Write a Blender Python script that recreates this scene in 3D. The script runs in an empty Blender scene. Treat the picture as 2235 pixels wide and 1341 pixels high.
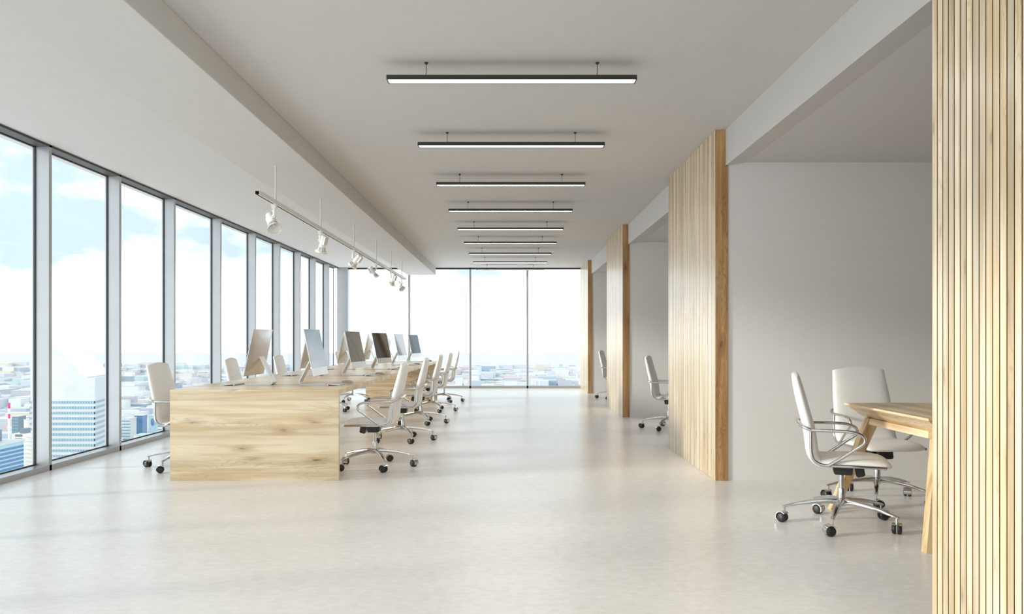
import bpy, bmesh, math, random
from math import radians as R, sin, cos, pi
from mathutils import Vector, Matrix

C = bpy.context.scene.collection
SC = bpy.context.scene
EYE = 1.159          # camera height above the floor
CEIL = 2.89

# ------------------------------------------------------------------ camera
cd = bpy.data.cameras.new('camera')
cam = bpy.data.objects.new('camera', cd)
C.objects.link(cam)
cam.location = (0, 0, EYE)
cam.rotation_euler = (R(90), 0, 0)
cd.sensor_width = 36.0
cd.lens = 36.0 * 1738.0 / 2235.0
cd.shift_x = 5.5 / 2235.0
cd.shift_y = 71.9 / 2235.0
cd.clip_start = 0.05
cd.clip_end = 12000
SC.camera = cam

# ------------------------------------------------------------------ view / exposure
SC.view_settings.view_transform = 'Standard'
SC.view_settings.look = 'None'
SC.view_settings.exposure = 0.56
SC.view_settings.gamma = 1.0
SC.view_settings.use_curve_mapping = False
SC.cycles.max_bounces = 10
SC.cycles.diffuse_bounces = 6
SC.cycles.glossy_bounces = 5
SC.cycles.transparent_max_bounces = 12
SC.cycles.use_denoising = True
SC.cycles.sample_clamp_indirect = 6.0

SKY_CLOUD = 1.5
SUN_E = 2.1
SUN_ELEV, SUN_AZ = 13.5, 16.0
LAMP_E = 16.0

# ------------------------------------------------------------------ sky
def make_world():
    w = bpy.data.worlds.new('sky')
    SC.world = w
    w.use_nodes = True
    nt = w.node_tree
    nt.nodes.clear()
    N = nt.nodes.new
    L = nt.links.new
    out = N('ShaderNodeOutputWorld')
    bg = N('ShaderNodeBackground')
    tc = N('ShaderNodeTexCoord')
    sep = N('ShaderNodeSeparateXYZ')
    L(tc.outputs['Generated'], sep.inputs[0])
    mp = N('ShaderNodeMapping')
    mp.inputs['Scale'].default_value = (1.0, 1.0, 2.2)
    mp.inputs['Location'].default_value = (3.3, 5.2, 0.7)
    L(tc.outputs['Generated'], mp.inputs[0])
    nz = N('ShaderNodeTexNoise')
    nz.inputs['Scale'].default_value = 5.0
    nz.inputs['Detail'].default_value = 7
    nz.inputs['Roughness'].default_value = 0.52
    L(mp.outputs[0], nz.inputs['Vector'])
    # blue share grows with height above the horizon
    hz = N('ShaderNodeMapRange')
    hz.inputs['From Min'].default_value = 0.015
    hz.inputs['From Max'].default_value = 0.13
    hz.inputs['To Min'].default_value = 0.24
    hz.inputs['To Max'].default_value = 0.0
    L(sep.outputs['Z'], hz.inputs['Value'])
    ad = N('ShaderNodeMath')
    ad.operation = 'ADD'
    L(nz.outputs[0], ad.inputs[0])
    L(hz.outputs[0], ad.inputs[1])
    rp = N('ShaderNodeValToRGB')
    e = rp.color_ramp.elements
    e[0].position = 0.46
    e[0].color = (0, 0, 0, 1)
    e[1].position = 0.62
    e[1].color = (1, 1, 1, 1)
    L(ad.outputs[0], rp.inputs[0])
    mx = N('ShaderNodeMix')
    mx.data_type = 'RGBA'
    mx.inputs[6].default_value = (0.57, 0.70, 0.78, 1)
    mx.inputs[7].default_value = (SKY_CLOUD * 0.96, SKY_CLOUD * 1.0, SKY_CLOUD * 1.04, 1)
    L(rp.outputs[0], mx.inputs[0])
    L(mx.outputs[2], bg.inputs[0])
    bg.inputs[1].default_value = 1.0
    L(bg.outputs[0], out.inputs[0])
make_world()

# ------------------------------------------------------------------ sun, low from the window side
sd = bpy.data.lights.new('sun', 'SUN')
sd.energy = SUN_E
sd.angle = R(6)
sd.color = (1.0, 0.93, 0.82)
so = bpy.data.objects.new('sun', sd)
C.objects.link(so)
dirv = Vector((cos(R(SUN_ELEV)) * cos(R(SUN_AZ)), cos(R(SUN_ELEV)) * sin(R(SUN_AZ)), -sin(R(SUN_ELEV))))
so.rotation_euler = dirv.to_track_quat('-Z', 'Y').to_euler()
so.location = (-30, -4, 8)

# ------------------------------------------------------------------ material helpers
def lin(r, g, b):
    f = lambda c: (c / 255 / 12.92) if c / 255 <= 0.04045 else ((c / 255 + 0.055) / 1.055) ** 2.4
    return (f(r), f(g), f(b), 1)

def mat(name, col, rough=0.5, metal=0.0, spec=0.5, coat=0.0):
    m = bpy.data.materials.new(name)
    m.use_nodes = True
    b = m.node_tree.nodes['Principled BSDF']
    b.inputs['Base Color'].default_value = col
    b.inputs['Roughness'].default_value = rough
    b.inputs['Metallic'].default_value = metal
    b.inputs['Specular IOR Level'].default_value = spec
    b.inputs['Coat Weight'].default_value = coat
    return m

def noisy(m, scale=30, amt=0.06, detail=4, bump=0.0, stretch=(1, 1, 1)):
    """adds a faint procedural variation to a plain material"""
    nt = m.node_tree
    b = nt.nodes['Principled BSDF']
    base = list(b.inputs['Base Color'].default_value)
    tc = nt.nodes.new('ShaderNodeTexCoord')
    mp = nt.nodes.new('ShaderNodeMapping')
    mp.inputs['Scale'].default_value = stretch
    nz = nt.nodes.new('ShaderNodeTexNoise')
    nz.inputs['Scale'].default_value = scale
    nz.inputs['Detail'].default_value = detail
    rp = nt.nodes.new('ShaderNodeValToRGB')
    e = rp.color_ramp.elements
    e[0].position, e[1].position = 0.3, 0.7
    e[0].color = [max(0, c * (1 - amt)) for c in base[:3]] + [1]
    e[1].color = [min(1, c * (1 + amt)) for c in base[:3]] + [1]
    nt.links.new(tc.outputs['Object'], mp.inputs[0])
    nt.links.new(mp.outputs[0], nz.inputs['Vector'])
    nt.links.new(nz.outputs[0], rp.inputs[0])
    nt.links.new(rp.outputs[0], b.inputs['Base Color'])
    if bump:
        bp = nt.nodes.new('ShaderNodeBump')
        bp.inputs['Strength'].default_value = bump
        bp.inputs['Distance'].default_value = 0.002
        nt.links.new(nz.outputs[0], bp.inputs['Height'])
        nt.links.new(bp.outputs[0], b.inputs['Normal'])
    return m

def wood(name, axis, light, mid, dark, rough=0.38, tone=0.16, knots=1.0, ring=0.35, seed=0.0, fig=1.0, across='Z'):
    m = bpy.data.materials.new(name)
    m.use_nodes = True
    nt = m.node_tree
    N = nt.nodes.new
    L = nt.links.new
    b = nt.nodes['Principled BSDF']
    b.inputs['Roughness'].default_value = rough
    tc = N('ShaderNodeTexCoord')
    oi = N('ShaderNodeObjectInfo')
    ofs = N('ShaderNodeVectorMath')
    ofs.operation = 'SCALE'
    ofs.inputs[0].default_value = (17.3, 31.7, 23.1)
    L(oi.outputs['Random'], ofs.inputs['Scale'])
    ad = N('ShaderNodeVectorMath')
    ad.operation = 'ADD'
    L(tc.outputs['Object'], ad.inputs[0])
    L(ofs.outputs[0], ad.inputs[1])

    def stretched(k, across=1.0):
        mp = N('ShaderNodeMapping')
        s = [across] * 3
        s['XYZ'.index(axis)] = across / k
        mp.inputs['Scale'].default_value = s
        mp.inputs['Location'].default_value = (seed, seed * 0.7, seed * 1.3)
        L(ad.outputs[0], mp.inputs[0])
        return mp.outputs[0]

    def noise(vec, scale, detail=4, rough_=0.55, dist=0.0):
        n = N('ShaderNodeTexNoise')
        n.inputs['Scale'].default_value = scale
        n.inputs['Detail'].default_value = detail
        n.inputs['Roughness'].default_value = rough_
        n.inputs['Distortion'].default_value = dist
        L(vec, n.inputs['Vector'])
        return n.outputs[0]

    def math_(op, a, c=None, clamp=False):
        n = N('ShaderNodeMath')
        n.operation = op
        n.use_clamp = clamp
        for i, v in enumerate((a, c)):
            if v is None:
                continue
            if isinstance(v, (int, float)):
                n.inputs[i].default_value = v
            else:
                L(v, n.inputs[i])
        return n.outputs[0]

    def rng(v, a, c, d0=0.0, d1=1.0):
        n = N('ShaderNodeMapRange')
        n.interpolation_type = 'SMOOTHSTEP'
        n.inputs['From Min'].default_value = a
        n.inputs['From Max'].default_value = c
        n.inputs['To Min'].default_value = d0
        n.inputs['To Max'].default_value = d1
        L(v, n.inputs['Value'])
        return n.outputs[0]

    def mixc(f, a, c):
        n = N('ShaderNodeMix')
        n.data_type = 'RGBA'
        for i, v in ((0, f), (6, a), (7, c)):
            if isinstance(v, (int, float)):
                n.inputs[i].default_value = v
            elif isinstance(v, (tuple, list)):
                n.inputs[i].default_value = v
            else:
                L(v, n.inputs[i])
        return n.outputs[2]

    broad = noise(stretched(16, 1.0), 16.0, 4, 0.55, 0.3)        # broad tone bands
    fine = noise(stretched(40, 1.0), 120.0, 4, 0.6)            # pores
    cath = noise(stretched(9, 1.0), 4.2 * fig, 3, 0.5, 0.4)         # cathedral figure
    rings = math_('PINGPONG', math_('MULTIPLY', cath, 44.0), 1.0)
    rings = rng(rings, 0.55, 1.0)
    patch = rng(noise(stretched(5, 1.0), 2.2, 2), 0.48, 0.66)
    rings = math_('MULTIPLY', rings, patch)
    # knots: only some cells of a stretched voronoi carry one
    vo = N('ShaderNodeTexVoronoi')
    vo.voronoi_dimensions = '2D'
    vo.inputs['Scale'].default_value = 5.0
    sxyz = N('ShaderNodeSeparateXYZ')
    L(stretched(3.0, 1.0), sxyz.inputs[0])
    cxyz = N('ShaderNodeCombineXYZ')
    L(sxyz.outputs[axis], cxyz.inputs[0])
    L(sxyz.outputs[across], cxyz.inputs[1])
    vv = N('ShaderNodeVectorMath')
    vv.operation = 'ADD'
    L(cxyz.outputs[0], vv.inputs[0])
    wn = N('ShaderNodeTexNoise')
    wn.inputs['Scale'].default_value = 7.0
    L(cxyz.outputs[0], wn.inputs['Vector'])
    ws = N('ShaderNodeVectorMath')
    ws.operation = 'SCALE'
    ws.inputs['Scale'].default_value = 0.05
    L(wn.outputs['Color'], ws.inputs[0])
    L(ws.outputs[0], vv.inputs[1])
    L(vv.outputs[0], vo.inputs['Vector'])
    sc_ = N('ShaderNodeSeparateColor')
    L(vo.outputs['Color'], sc_.inputs[0])
    has = rng(sc_.outputs[0], 0.46, 0.50)
    kcore = math_('MULTIPLY', rng(vo.outputs['Distance'], 0.02, 0.085, 1.0, 0.0), has)
    khalo = math_('MULTIPLY', rng(vo.outputs['Distance'], 0.04, 0.26, 1.0, 0.0), has)
    col = mixc(rng(broad, 0.36, 0.66), light, mid)
    col = mixc(math_('MULTIPLY', rng(fine, 0.48, 0.75), 0.28), col, mid)
    col = mixc(math_('MULTIPLY', rings, ring), col, dark)
    col = mixc(math_('MULTIPLY', khalo, 0.34 * knots), col, dark)
    krough = rng(noise(stretched(6, 1.0), 55.0, 3), 0.38, 0.6)
    col = mixc(math_('MULTIPLY', math_('MULTIPLY', kcore, krough), 0.75 * knots, True), col, [c * 0.55 for c in dark[:3]] + [1])
    hsv = N('ShaderNodeHueSaturation')
    wn2 = N('ShaderNodeTexWhiteNoise')
    wn2.noise_dimensions = '1D'
    L(oi.outputs['Random'], wn2.inputs['W'])
    L(rng(wn2.outputs['Value'], 0.0, 1.0, 1.0 - tone, 1.0 + tone * 0.45), hsv.inputs['Value'])
    L(col, hsv.inputs['Color'])
    L(hsv.outputs[0], b.inputs['Base Color'])
    bp = N('ShaderNodeBump')
    bp.inputs['Strength'].default_value = 0.12
    bp.inputs['Distance'].default_value = 0.001
    L(fine, bp.inputs['Height'])
    L(bp.outputs[0], b.inputs['Normal'])
    return m

def concrete():
    m = bpy.data.materials.new('polished_concrete')
    m.use_nodes = True
    nt = m.node_tree
    N = nt.nodes.new
    L = nt.links.new
    b = nt.nodes['Principled BSDF']
    tc = N('ShaderNodeTexCoord')
    mp = N('ShaderNodeMapping')
    mp.inputs['Scale'].default_value = (0.55, 1.0, 1.0)
    L(tc.outputs['Object'], mp.inputs[0])
    a = N('ShaderNodeTexNoise')
    a.inputs['Scale'].default_value = 1.6
    a.inputs['Detail'].default_value = 5
    a.inputs['Roughness'].default_value = 0.5
    L(mp.outputs[0], a.inputs['Vector'])
    r1 = N('ShaderNodeValToRGB')
    r1.color_ramp.elements[0].position = 0.22
    r1.color_ramp.elements[0].color = (0.775, 0.755, 0.735, 1)
    r1.color_ramp.elements[1].position = 0.78
    r1.color_ramp.elements[1].color = (0.86, 0.845, 0.83, 1)
    L(a.outputs[0], r1.inputs[0])
    # fine streaky grain
    g = N('ShaderNodeTexNoise')
    g.inputs['Scale'].default_value = 26
    g.inputs['Detail'].default_value = 6
    g.inputs['Roughness'].default_value = 0.7
    L(mp.outputs[0], g.inputs['Vector'])
    r2 = N('ShaderNodeValToRGB')
    r2.color_ramp.elements[0].position = 0.35
    r2.color_ramp.elements[0].color = (0.90, 0.89, 0.88, 1)
    r2.color_ramp.elements[1].position = 0.62
    r2.color_ramp.elements[1].color = (1, 1, 1, 1)
    L(g.outputs[0], r2.inputs[0])
    mu = N('ShaderNodeMix')
    mu.data_type = 'RGBA'
    mu.blend_type = 'MULTIPLY'
    mu.inputs[0].default_value = 1
    L(r1.outputs[0], mu.inputs[6])
    L(r2.outputs[0], mu.inputs[7])
    # small dark air-holes, gathered in patches
    v = N('ShaderNodeTexVoronoi')
    v.inputs['Scale'].default_value = 55
    L(tc.outputs['Object'], v.inputs['Vector'])
    sc = N('ShaderNodeSeparateColor')
    L(v.outputs['Color'], sc.inputs[0])
    p = N('ShaderNodeTexNoise')
    p.inputs['Scale'].default_value = 2.3
    p.inputs['Detail'].default_value = 3
    L(mp.outputs[0], p.inputs['Vector'])
    th = N('ShaderNodeMapRange')
    th.inputs['From Min'].default_value = 0.48
    th.inputs['From Max'].default_value = 0.70
    th.inputs['To Min'].default_value = 0.0
    th.inputs['To Max'].default_value = 0.16
    L(p.outputs[0], th.inputs['Value'])
    ls = N('ShaderNodeMath')
    ls.operation = 'LESS_THAN'
    L(v.outputs['Distance'], ls.inputs[0])
    L(th.outputs[0], ls.inputs[1])
    s2 = N('ShaderNodeMath')
    s2.operation = 'GREATER_THAN'
    L(sc.outputs[0], s2.inputs[0])
    s2.inputs[1].default_value = 0.45
    ml = N('ShaderNodeMath')
    ml.operation = 'MULTIPLY'
    L(ls.outputs[0], ml.inputs[0])
    L(s2.outputs[0], ml.inputs[1])
    m3 = N('ShaderNodeMath')
    m3.operation = 'MULTIPLY'
    L(ml.outputs[0], m3.inputs[0])
    m3.inputs[1].default_value = 0.5
    mh = N('ShaderNodeMix')
    mh.data_type = 'RGBA'
    L(m3.outputs[0], mh.inputs[0])
    L(mu.outputs[2], mh.inputs[6])
    mh.inputs[7].default_value = (0.42, 0.40, 0.37, 1)
    L(mh.outputs[2], b.inputs['Base Color'])
    b.inputs['Specular IOR Level'].default_value = 0.28
    b.inputs['Roughness'].default_value = 0.26
    bp = N('ShaderNodeBump')
    bp.inputs['Strength'].default_value = 0.05
    bp.inputs['Distance'].default_value = 0.002
    L(g.outputs[0], bp.inputs['Height'])
    L(bp.outputs[0], b.inputs['Normal'])
    return m

def glass():
    m = bpy.data.materials.new('window_glass')
    m.use_nodes = True
    nt = m.node_tree
    nt.nodes.clear()
    N = nt.nodes.new
    out = N('ShaderNodeOutputMaterial')
    tr = N('ShaderNodeBsdfTransparent')
    tr.inputs[0].default_value = (0.965, 0.985, 0.985, 1)
    gl = N('ShaderNodeBsdfGlossy')
    gl.inputs['Roughness'].default_value = 0.0
    lw = N('ShaderNodeLayerWeight')
    pw = N('ShaderNodeMath')
    pw.operation = 'POWER'
    pw.inputs[1].default_value = 5.0
    nt.links.new(lw.outputs['Facing'], pw.inputs[0])
    fr = N('ShaderNodeMath')
    fr.operation = 'MULTIPLY_ADD'
    fr.inputs[1].default_value = 0.45
    fr.inputs[2].default_value = 0.02
    nt.links.new(pw.outputs[0], fr.inputs[0])
    mx = N('ShaderNodeMixShader')
    nt.links.new(fr.outputs[0], mx.inputs[0])
    nt.links.new(tr.outputs[0], mx.inputs[1])
    nt.links.new(gl.outputs[0], mx.inputs[2])
    nt.links.new(mx.outputs[0], out.inputs[0])
    return m

def emit(name, col, s):
    m = bpy.data.materials.new(name)
    m.use_nodes = True
    b = m.node_tree.nodes['Principled BSDF']
    b.inputs['Base Color'].default_value = (0.8, 0.8, 0.8, 1)
    b.inputs['Emission Color'].default_value = col
    b.inputs['Emission Strength'].default_value = s
    return m

M = {}
M['floor'] = concrete()
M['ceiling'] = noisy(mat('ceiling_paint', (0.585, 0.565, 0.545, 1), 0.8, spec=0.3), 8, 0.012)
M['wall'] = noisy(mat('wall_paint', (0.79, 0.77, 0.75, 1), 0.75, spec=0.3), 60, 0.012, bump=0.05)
M['frame'] = noisy(mat('grey_metal_frame', (0.45, 0.455, 0.465, 1), 0.36, 0.75), 5, 0.03)
M['head'] = mat('shaded_head_frame', (0.05, 0.047, 0.042, 1), 0.5)  # same frame seen from below, its shade put into the colour
M['gasket'] = mat('black_gasket', (0.02, 0.02, 0.02, 1), 0.6)
M['glass'] = glass()
OAK = (lin(233, 217, 189), lin(212, 187, 149), lin(146, 108, 70))
M['oak_x'] = wood('pale_oak_grain_across', 'X', *OAK, rough=0.34, tone=0.06, knots=1.0, ring=0.26, fig=2.0)
M['oak_top'] = wood('pale_oak_tabletop', 'X', lin(232, 208, 168), lin(212, 178, 130), lin(150, 108, 66), rough=0.3, tone=0.22, knots=0.6, ring=0.3, seed=3, fig=2.0, across='Y')
M['oak_z'] = wood('pale_oak_slat', 'Z', lin(235, 221, 195), lin(211, 187, 149), lin(150, 110, 70), rough=0.27, tone=0.24, knots=0.5, ring=0.3, fig=2.0, across='Y')
M['oak_end'] = wood('brown_oak_end_board', 'Z', lin(196, 158, 110), lin(164, 122, 76), lin(84, 54, 30), rough=0.4, tone=0.05, knots=1.1, ring=0.45, seed=5, fig=2.4, across='X')
M['oak_table'] = wood('pale_oak_meeting_table', 'Y', lin(236, 218, 184), lin(206, 174, 130), lin(150, 110, 68), rough=0.35, tone=0.2, knots=0.3, ring=0.35, seed=9, fig=1.6, across='X')
M['oak_leg'] = wood('oak_table_leg', 'Z', lin(222, 196, 154), lin(182, 144, 98), lin(126, 88, 52), rough=0.4, tone=0.1, knots=0.8, ring=0.5, seed=11, fig=2.0, across='X')
M['groove_shade'] = mat('oak_groove_shade', lin(104, 72, 42), 0.7)  # oak darkened for backing and flanks, groove shade put into the colour
M['leather'] = noisy(mat('white_leather', (0.90, 0.885, 0.87, 1), 0.42), 240, 0.02, bump=0.08)
M['chrome'] = mat('chrome', (0.62, 0.61, 0.60, 1), 0.14, 1.0)
M['black'] = mat('black_plastic', (0.018, 0.018, 0.018, 1), 0.42)
M['lamp_black'] = mat('black_lamp_housing', (0.025, 0.024, 0.022, 1), 0.45)
M['alu'] = noisy(mat('brushed_aluminium', (0.70, 0.69, 0.685, 1), 0.32, 0.85), 90, 0.03, stretch=(1, 8, 1))
M['screen'] = mat('glossy_dark_screen', (0.012, 0.012, 0.013, 1), 0.04, 0.0, 1.0)
M['screen'].node_tree.nodes['Principled BSDF'].inputs['IOR'].default_value = 1.7
M['white_metal'] = mat('white_lamp_enamel', (0.83, 0.82, 0.80, 1), 0.35)
M['track'] = mat('white_track', (0.72, 0.69, 0.65, 1), 0.4)
M['reflector'] = mat('lamp_reflector', (0.75, 0.72, 0.68, 1), 0.25, 0.9)
M['bulb'] = mat('bulb_glass', (0.9, 0.86, 0.78, 1), 0.2)
M['diffuser'] = emit('lit_diffuser', (1.0, 0.98, 0.955, 1), LAMP_E)
M['key'] = mat('white_keys', (0.72, 0.72, 0.72, 1), 0.5)
M['mouse'] = mat('mouse_shell', (0.42, 0.40, 0.38, 1), 0.22)
M['tower_white'] = noisy(mat('white_tower_cladding', (0.62, 0.63, 0.645, 1), 0.6), 0.05, 0.02)
M['roof_lit'] = mat('lit_tower_roof', (0.93, 0.93, 0.93, 1), 0.6)  # whiter than the cladding, light on the slope put into the colour
M['tower_glass'] = mat('tower_window_band', lin(120, 160, 178), 0.15)
M['blue_glass'] = mat('blue_office_glass', lin(84, 128, 168), 0.15)
M['pale_teal'] = mat('pale_teal_cladding', lin(176, 206, 216), 0.5)
M['cream'] = mat('cream_render', lin(240, 228, 214), 0.7)
M['slate'] = mat('slate_blue_cladding', lin(120, 136, 150), 0.5)
M['pink'] = mat('red_chimney_band', lin(226, 70, 130), 0.6)
M['chimney_white'] = mat('white_chimney', (0.85, 0.85, 0.85, 1), 0.6)
M['ground'] = noisy(mat('pale_city_ground', (0.64, 0.64, 0.64, 1), 0.9), 0.02, 0.1, 6)

# ------------------------------------------------------------------ geometry helpers
def finish(name, bm, m, parent=None, smooth=False, loc=None):
    me = bpy.data.meshes.new(name)
    bmesh.ops.recalc_face_normals(bm, faces=bm.faces[:])
    bm.to_mesh(me)
    bm.free()
    if smooth:
        for p in me.polygons:
            p.use_smooth = True
        me.set_sharp_from_angle(angle=R(40))
    if m is not None:
        me.materials.append(m)
    o = bpy.data.objects.new(name, me)
    C.objects.link(o)
    if parent is not None:
        o.parent = parent
    if loc is not None:
        o.location = loc
    return o

def tag(o, label=None, cat=None, group=None, kind=None):
    if label:
        o['label'] = label
    if cat:
        o['category'] = cat
    if group:
        o['group'] = group
    if kind:
        o['kind'] = kind
    return o

def empty(name, loc=(0, 0, 0), rz=0.0):
    o = bpy.data.objects.new(name, None)
    C.objects.link(o)
    o.location = loc
    o.rotation_euler = (0, 0, rz)
    o.empty_display_size = 0.1
    return o

def add_box(bm, x0, x1, y0, y1, z0, z1, mtx=None):
    vs = [Vector((x, y, z)) for x in (x0, x1) for y in (y0, y1) for z in (z0, z1)]
    if mtx is not None:
        vs = [mtx @ v for v in vs]
    v = [bm.verts.new(p) for p in vs]
    for f in ((0, 1, 3, 2), (4, 6, 7, 5), (0, 4, 5, 1), (2, 3, 7, 6), (0, 2, 6, 4), (1, 5, 7, 3)):
        bm.faces.new([v[i] for i in f])
    return v

def box(name, x0, x1, y0, y1, z0, z1, m, parent=None, bevel=0.0):
    bm = bmesh.new()
    add_box(bm, x0, x1, y0, y1, z0, z1)
    if bevel:
        bmesh.ops.bevel(bm, geom=bm.edges[:], offset=bevel, segments=2, affect='EDGES', profile=0.5)
    return finish(name, bm, m, parent)

def add_prism(bm, poly, axis, a, b):
    """extrude a polygon along an axis; poly in the other two axes, in XYZ order"""
    def p(u, v, t):
        return {'X': (t, u, v), 'Y': (u, t, v), 'Z': (u, v, t)}[axis]
    lo = [bm.verts.new(p(u, v, a)) for u, v in poly]
    hi = [bm.verts.new(p(u, v, b)) for u, v in poly]
    n = len(poly)
    bm.faces.new(lo)
    bm.faces.new(hi[::-1])
    for i in range(n):
        bm.faces.new((lo[i], hi[i], hi[(i + 1) % n], lo[(i + 1) % n]))

def spline(pts, n=6, closed=False):
    P = [Vector(p) for p in pts]
    out = []
    m = len(P)
    for i in range(m - 1):
        p0 = P[max(i - 1, 0)]
        p1, p2 = P[i], P[i + 1]
        p3 = P[min(i + 2, m - 1)]
        for k in range(n):
            t = k / n
            out.append(0.5 * ((2 * p1) + (-p0 + p2) * t + (2 * p0 - 5 * p1 + 4 * p2 - p3) * t * t + (-p0 + 3 * p1 - 3 * p2 + p3) * t ** 3))
    out.append(P[-1])
    return out

def add_loft(bm, rings, cap=True):
    vv = [[bm.verts.new(p) for p in r] for r in rings]
    n = len(vv[0])
    for a, b in zip(vv[:-1], vv[1:]):
        for i in range(n):
            bm.faces.new((a[i], a[(i + 1) % n], b[(i + 1) % n], b[i]))
    if cap:
        bm.faces.new(vv[0][::-1])
        bm.faces.new(vv[-1])

def add_tube(bm, pts, r, seg=8, ry=None):
    """round (or elliptic) tube through points"""
    P = [Vector(p) for p in pts]
    rings = []
    up = None
    for i, p in enumerate(P):
        t = (P[min(i + 1, len(P) - 1)] - P[max(i - 1, 0)]).normalized()
        if up is None:
            up = Vector((0, 0, 1)) if abs(t.z) < 0.9 else Vector((1, 0, 0))
        s = t.cross(up)
        if s.length < 1e-6:
            s = t.orthogonal()
        s.normalize()
        up = s.cross(t).normalized()
        rr = r[i] if isinstance(r, (list, tuple)) else r
        r2 = ry if ry is not None else rr
        rings.append([p + s * (rr * cos(2 * pi * k / seg)) + up * (r2 * sin(2 * pi * k / seg)) for k in range(seg)])
    add_loft(bm, rings)

def add_lathe(bm, prof, seg=20, mtx=None, cap=True):
    rings = []
    for r, z in prof:
        ring = [Vector((max(r, 1e-5) * cos(2 * pi * k / seg), max(r, 1e-5) * sin(2 * pi * k / seg), z)) for k in range(seg)]
        if mtx is not None:
            ring = [mtx @ v for v in ring]
        rings.append(ring)
    add_loft(bm, rings, cap)

def copy_tree(o, parent=None):
    c = o.copy()
    C.objects.link(c)
    if parent is not None:
        c.parent = parent
    for ch in list(o.children):
        copy_tree(ch, c)
    return c

ORD = ['nearest', 'second', 'third', 'fourth', 'farthest']

# ================================================================== ROOM SHELL
XG, XI = -4.20, -4.074            # glass line / inner face of the left window frames
YF = 19.12                        # far window
YB = -1.25                        # window wall behind the camera
XP = 1.696                        # face of the slatted panels
XR = 5.5

tag(box('floor', XG - 0.15, XR + 0.1, YB - 0.1, YF + 0.15, -0.12, 0, M['floor']), 'pale polished concrete floor with faint streaks and small pits', 'floor', kind='structure')
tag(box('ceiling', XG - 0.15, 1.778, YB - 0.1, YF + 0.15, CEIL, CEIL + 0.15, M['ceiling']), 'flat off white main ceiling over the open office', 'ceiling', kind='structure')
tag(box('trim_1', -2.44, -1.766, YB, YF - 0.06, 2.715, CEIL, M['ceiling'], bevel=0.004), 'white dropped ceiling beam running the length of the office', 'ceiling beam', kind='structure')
bm = bmesh.new()
add_prism(bm, [(1.778, 2.594), (1.954, 2.624), (XR, 2.624), (XR, CEIL + 0.15), (1.778, CEIL + 0.15)], 'Y', YB, YF + 0.1)
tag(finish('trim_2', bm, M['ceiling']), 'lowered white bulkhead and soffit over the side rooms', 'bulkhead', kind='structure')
tag(box('wall_right', XR, XR + 0.1, YB, YF + 0.1, 0, CEIL, M['wall']), 'plain white end wall of the side rooms', 'wall', kind='structure')
PANEL_Y = [1.245, 6.549, 11.93, 17.24]
for i, y in enumerate(PANEL_Y):
    lab = ['grey wall behind the slatted panel nearest the camera', 'grey wall behind the white chairs and meeting table',
           'grey wall behind the chair in the second side room', 'grey wall behind the chair in the farthest side room'][i]
    tag(box('wall_partition', 1.800, XR, y + 0.012, y + 0.16, 0, 2.64, M['wall']), lab, 'wall', kind='structure')
tag(box('wall_far', 1.80, XR, YF, YF + 0.1, 0, CEIL, M['wall']), 'short white wall closing the farthest side room', 'wall', kind='structure')

# ---- windows: one empty per bay with pane, mullion, rails and gaskets
win_n = [0]
def window(label):
    win_n[0] += 1
    w = empty('window_%d' % win_n[0])
    tag(w, label, 'window', kind='structure')
    return w

ML = [0.18, 1.55, 2.93, 4.30, 5.68, 7.05, 8.32, 9.68, 11.23, 12.77, 14.13, 15.51, 16.71, 17.97]
MW = 0.043
edges = [YB] + ML + [YF - 0.12]
for i in range(len(edges) - 1):
    y0, y1 = edges[i], edges[i + 1]
    k = i - 4
    nth = ['nearest the far corner', 'second from the far corner', 'third from the far corner', 'fourth from the far corner', 'fifth from the far corner',
           'sixth from the far corner', 'seventh from the far corner', 'eighth from the far corner'][min(len(edges) - 2 - i, 7)]
    if 0 <= k <= 2:
        nth = ['with the low blue office block outside', 'with the wedge topped tower outside', 'behind the nearest left chair'][k]
    elif k < 0:
        nth = 'outside the photo, %s' % ['beside the viewer', 'second beyond the photo edge', 'third beyond the photo edge', 'first beyond the photo edge'][k]
    w = window('floor to ceiling bay of the left window wall, ' + nth)
    bm = bmesh.new()
    add_box(bm, XG - 0.004, XG + 0.004, y0 + 0.002, y1 - 0.002, 0.03, CEIL - 0.012)
    finish('pane', bm, M['glass'], w)
    if i < len(edges) - 2:
        bm = bmesh.new()
        add_box(bm, XG - 0.03, XI, y1, y1 + MW, 0.0, CEIL)
        bmesh.ops.bevel(bm, geom=[e for e in bm.edges if abs(e.verts[0].co.z - e.verts[1].co.z) > 1], offset=0.004, segments=1, affect='EDGES')
        finish('mullion', bm, M['frame'], w)
    bm = bmesh.new()
    add_box(bm, XG - 0.03, XI, y0, y1, 0, 0.05)
    finish('sill_rail', bm, M['frame'], w)
    bm = bmesh.new()
    add_box(bm, XG - 0.03, XI, y0, y1, CEIL - 0.02, CEIL - 0.0005)
    finish('head_rail', bm, M['head'], w)
    bm = bmesh.new()
    ya, yb = y0 + MW, y1
    for x0, x1 in ((XG - 0.012, XG + 0.008),):
        add_box(bm, x0, x1, ya, yb, 0.05, 0.058)
        add_box(bm, x0, x1, ya, yb, CEIL - 0.028, CEIL - 0.02)
        add_box(bm, x0, x1, ya, ya + 0.007, 0.058, CEIL - 0.028)
        add_box(bm, x0, x1, yb - 0.007, yb, 0.058, CEIL - 0.028)
    finish('gasket', bm, M['gasket'], w)

# corner post
tag(box('trim_3', -4.125, -3.862, YF - 0.10, YF + 0.12, 0, CEIL, M['frame'], bevel=0.006), 'grey metal corner post between the left and far windows', 'post', kind='structure')

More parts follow.
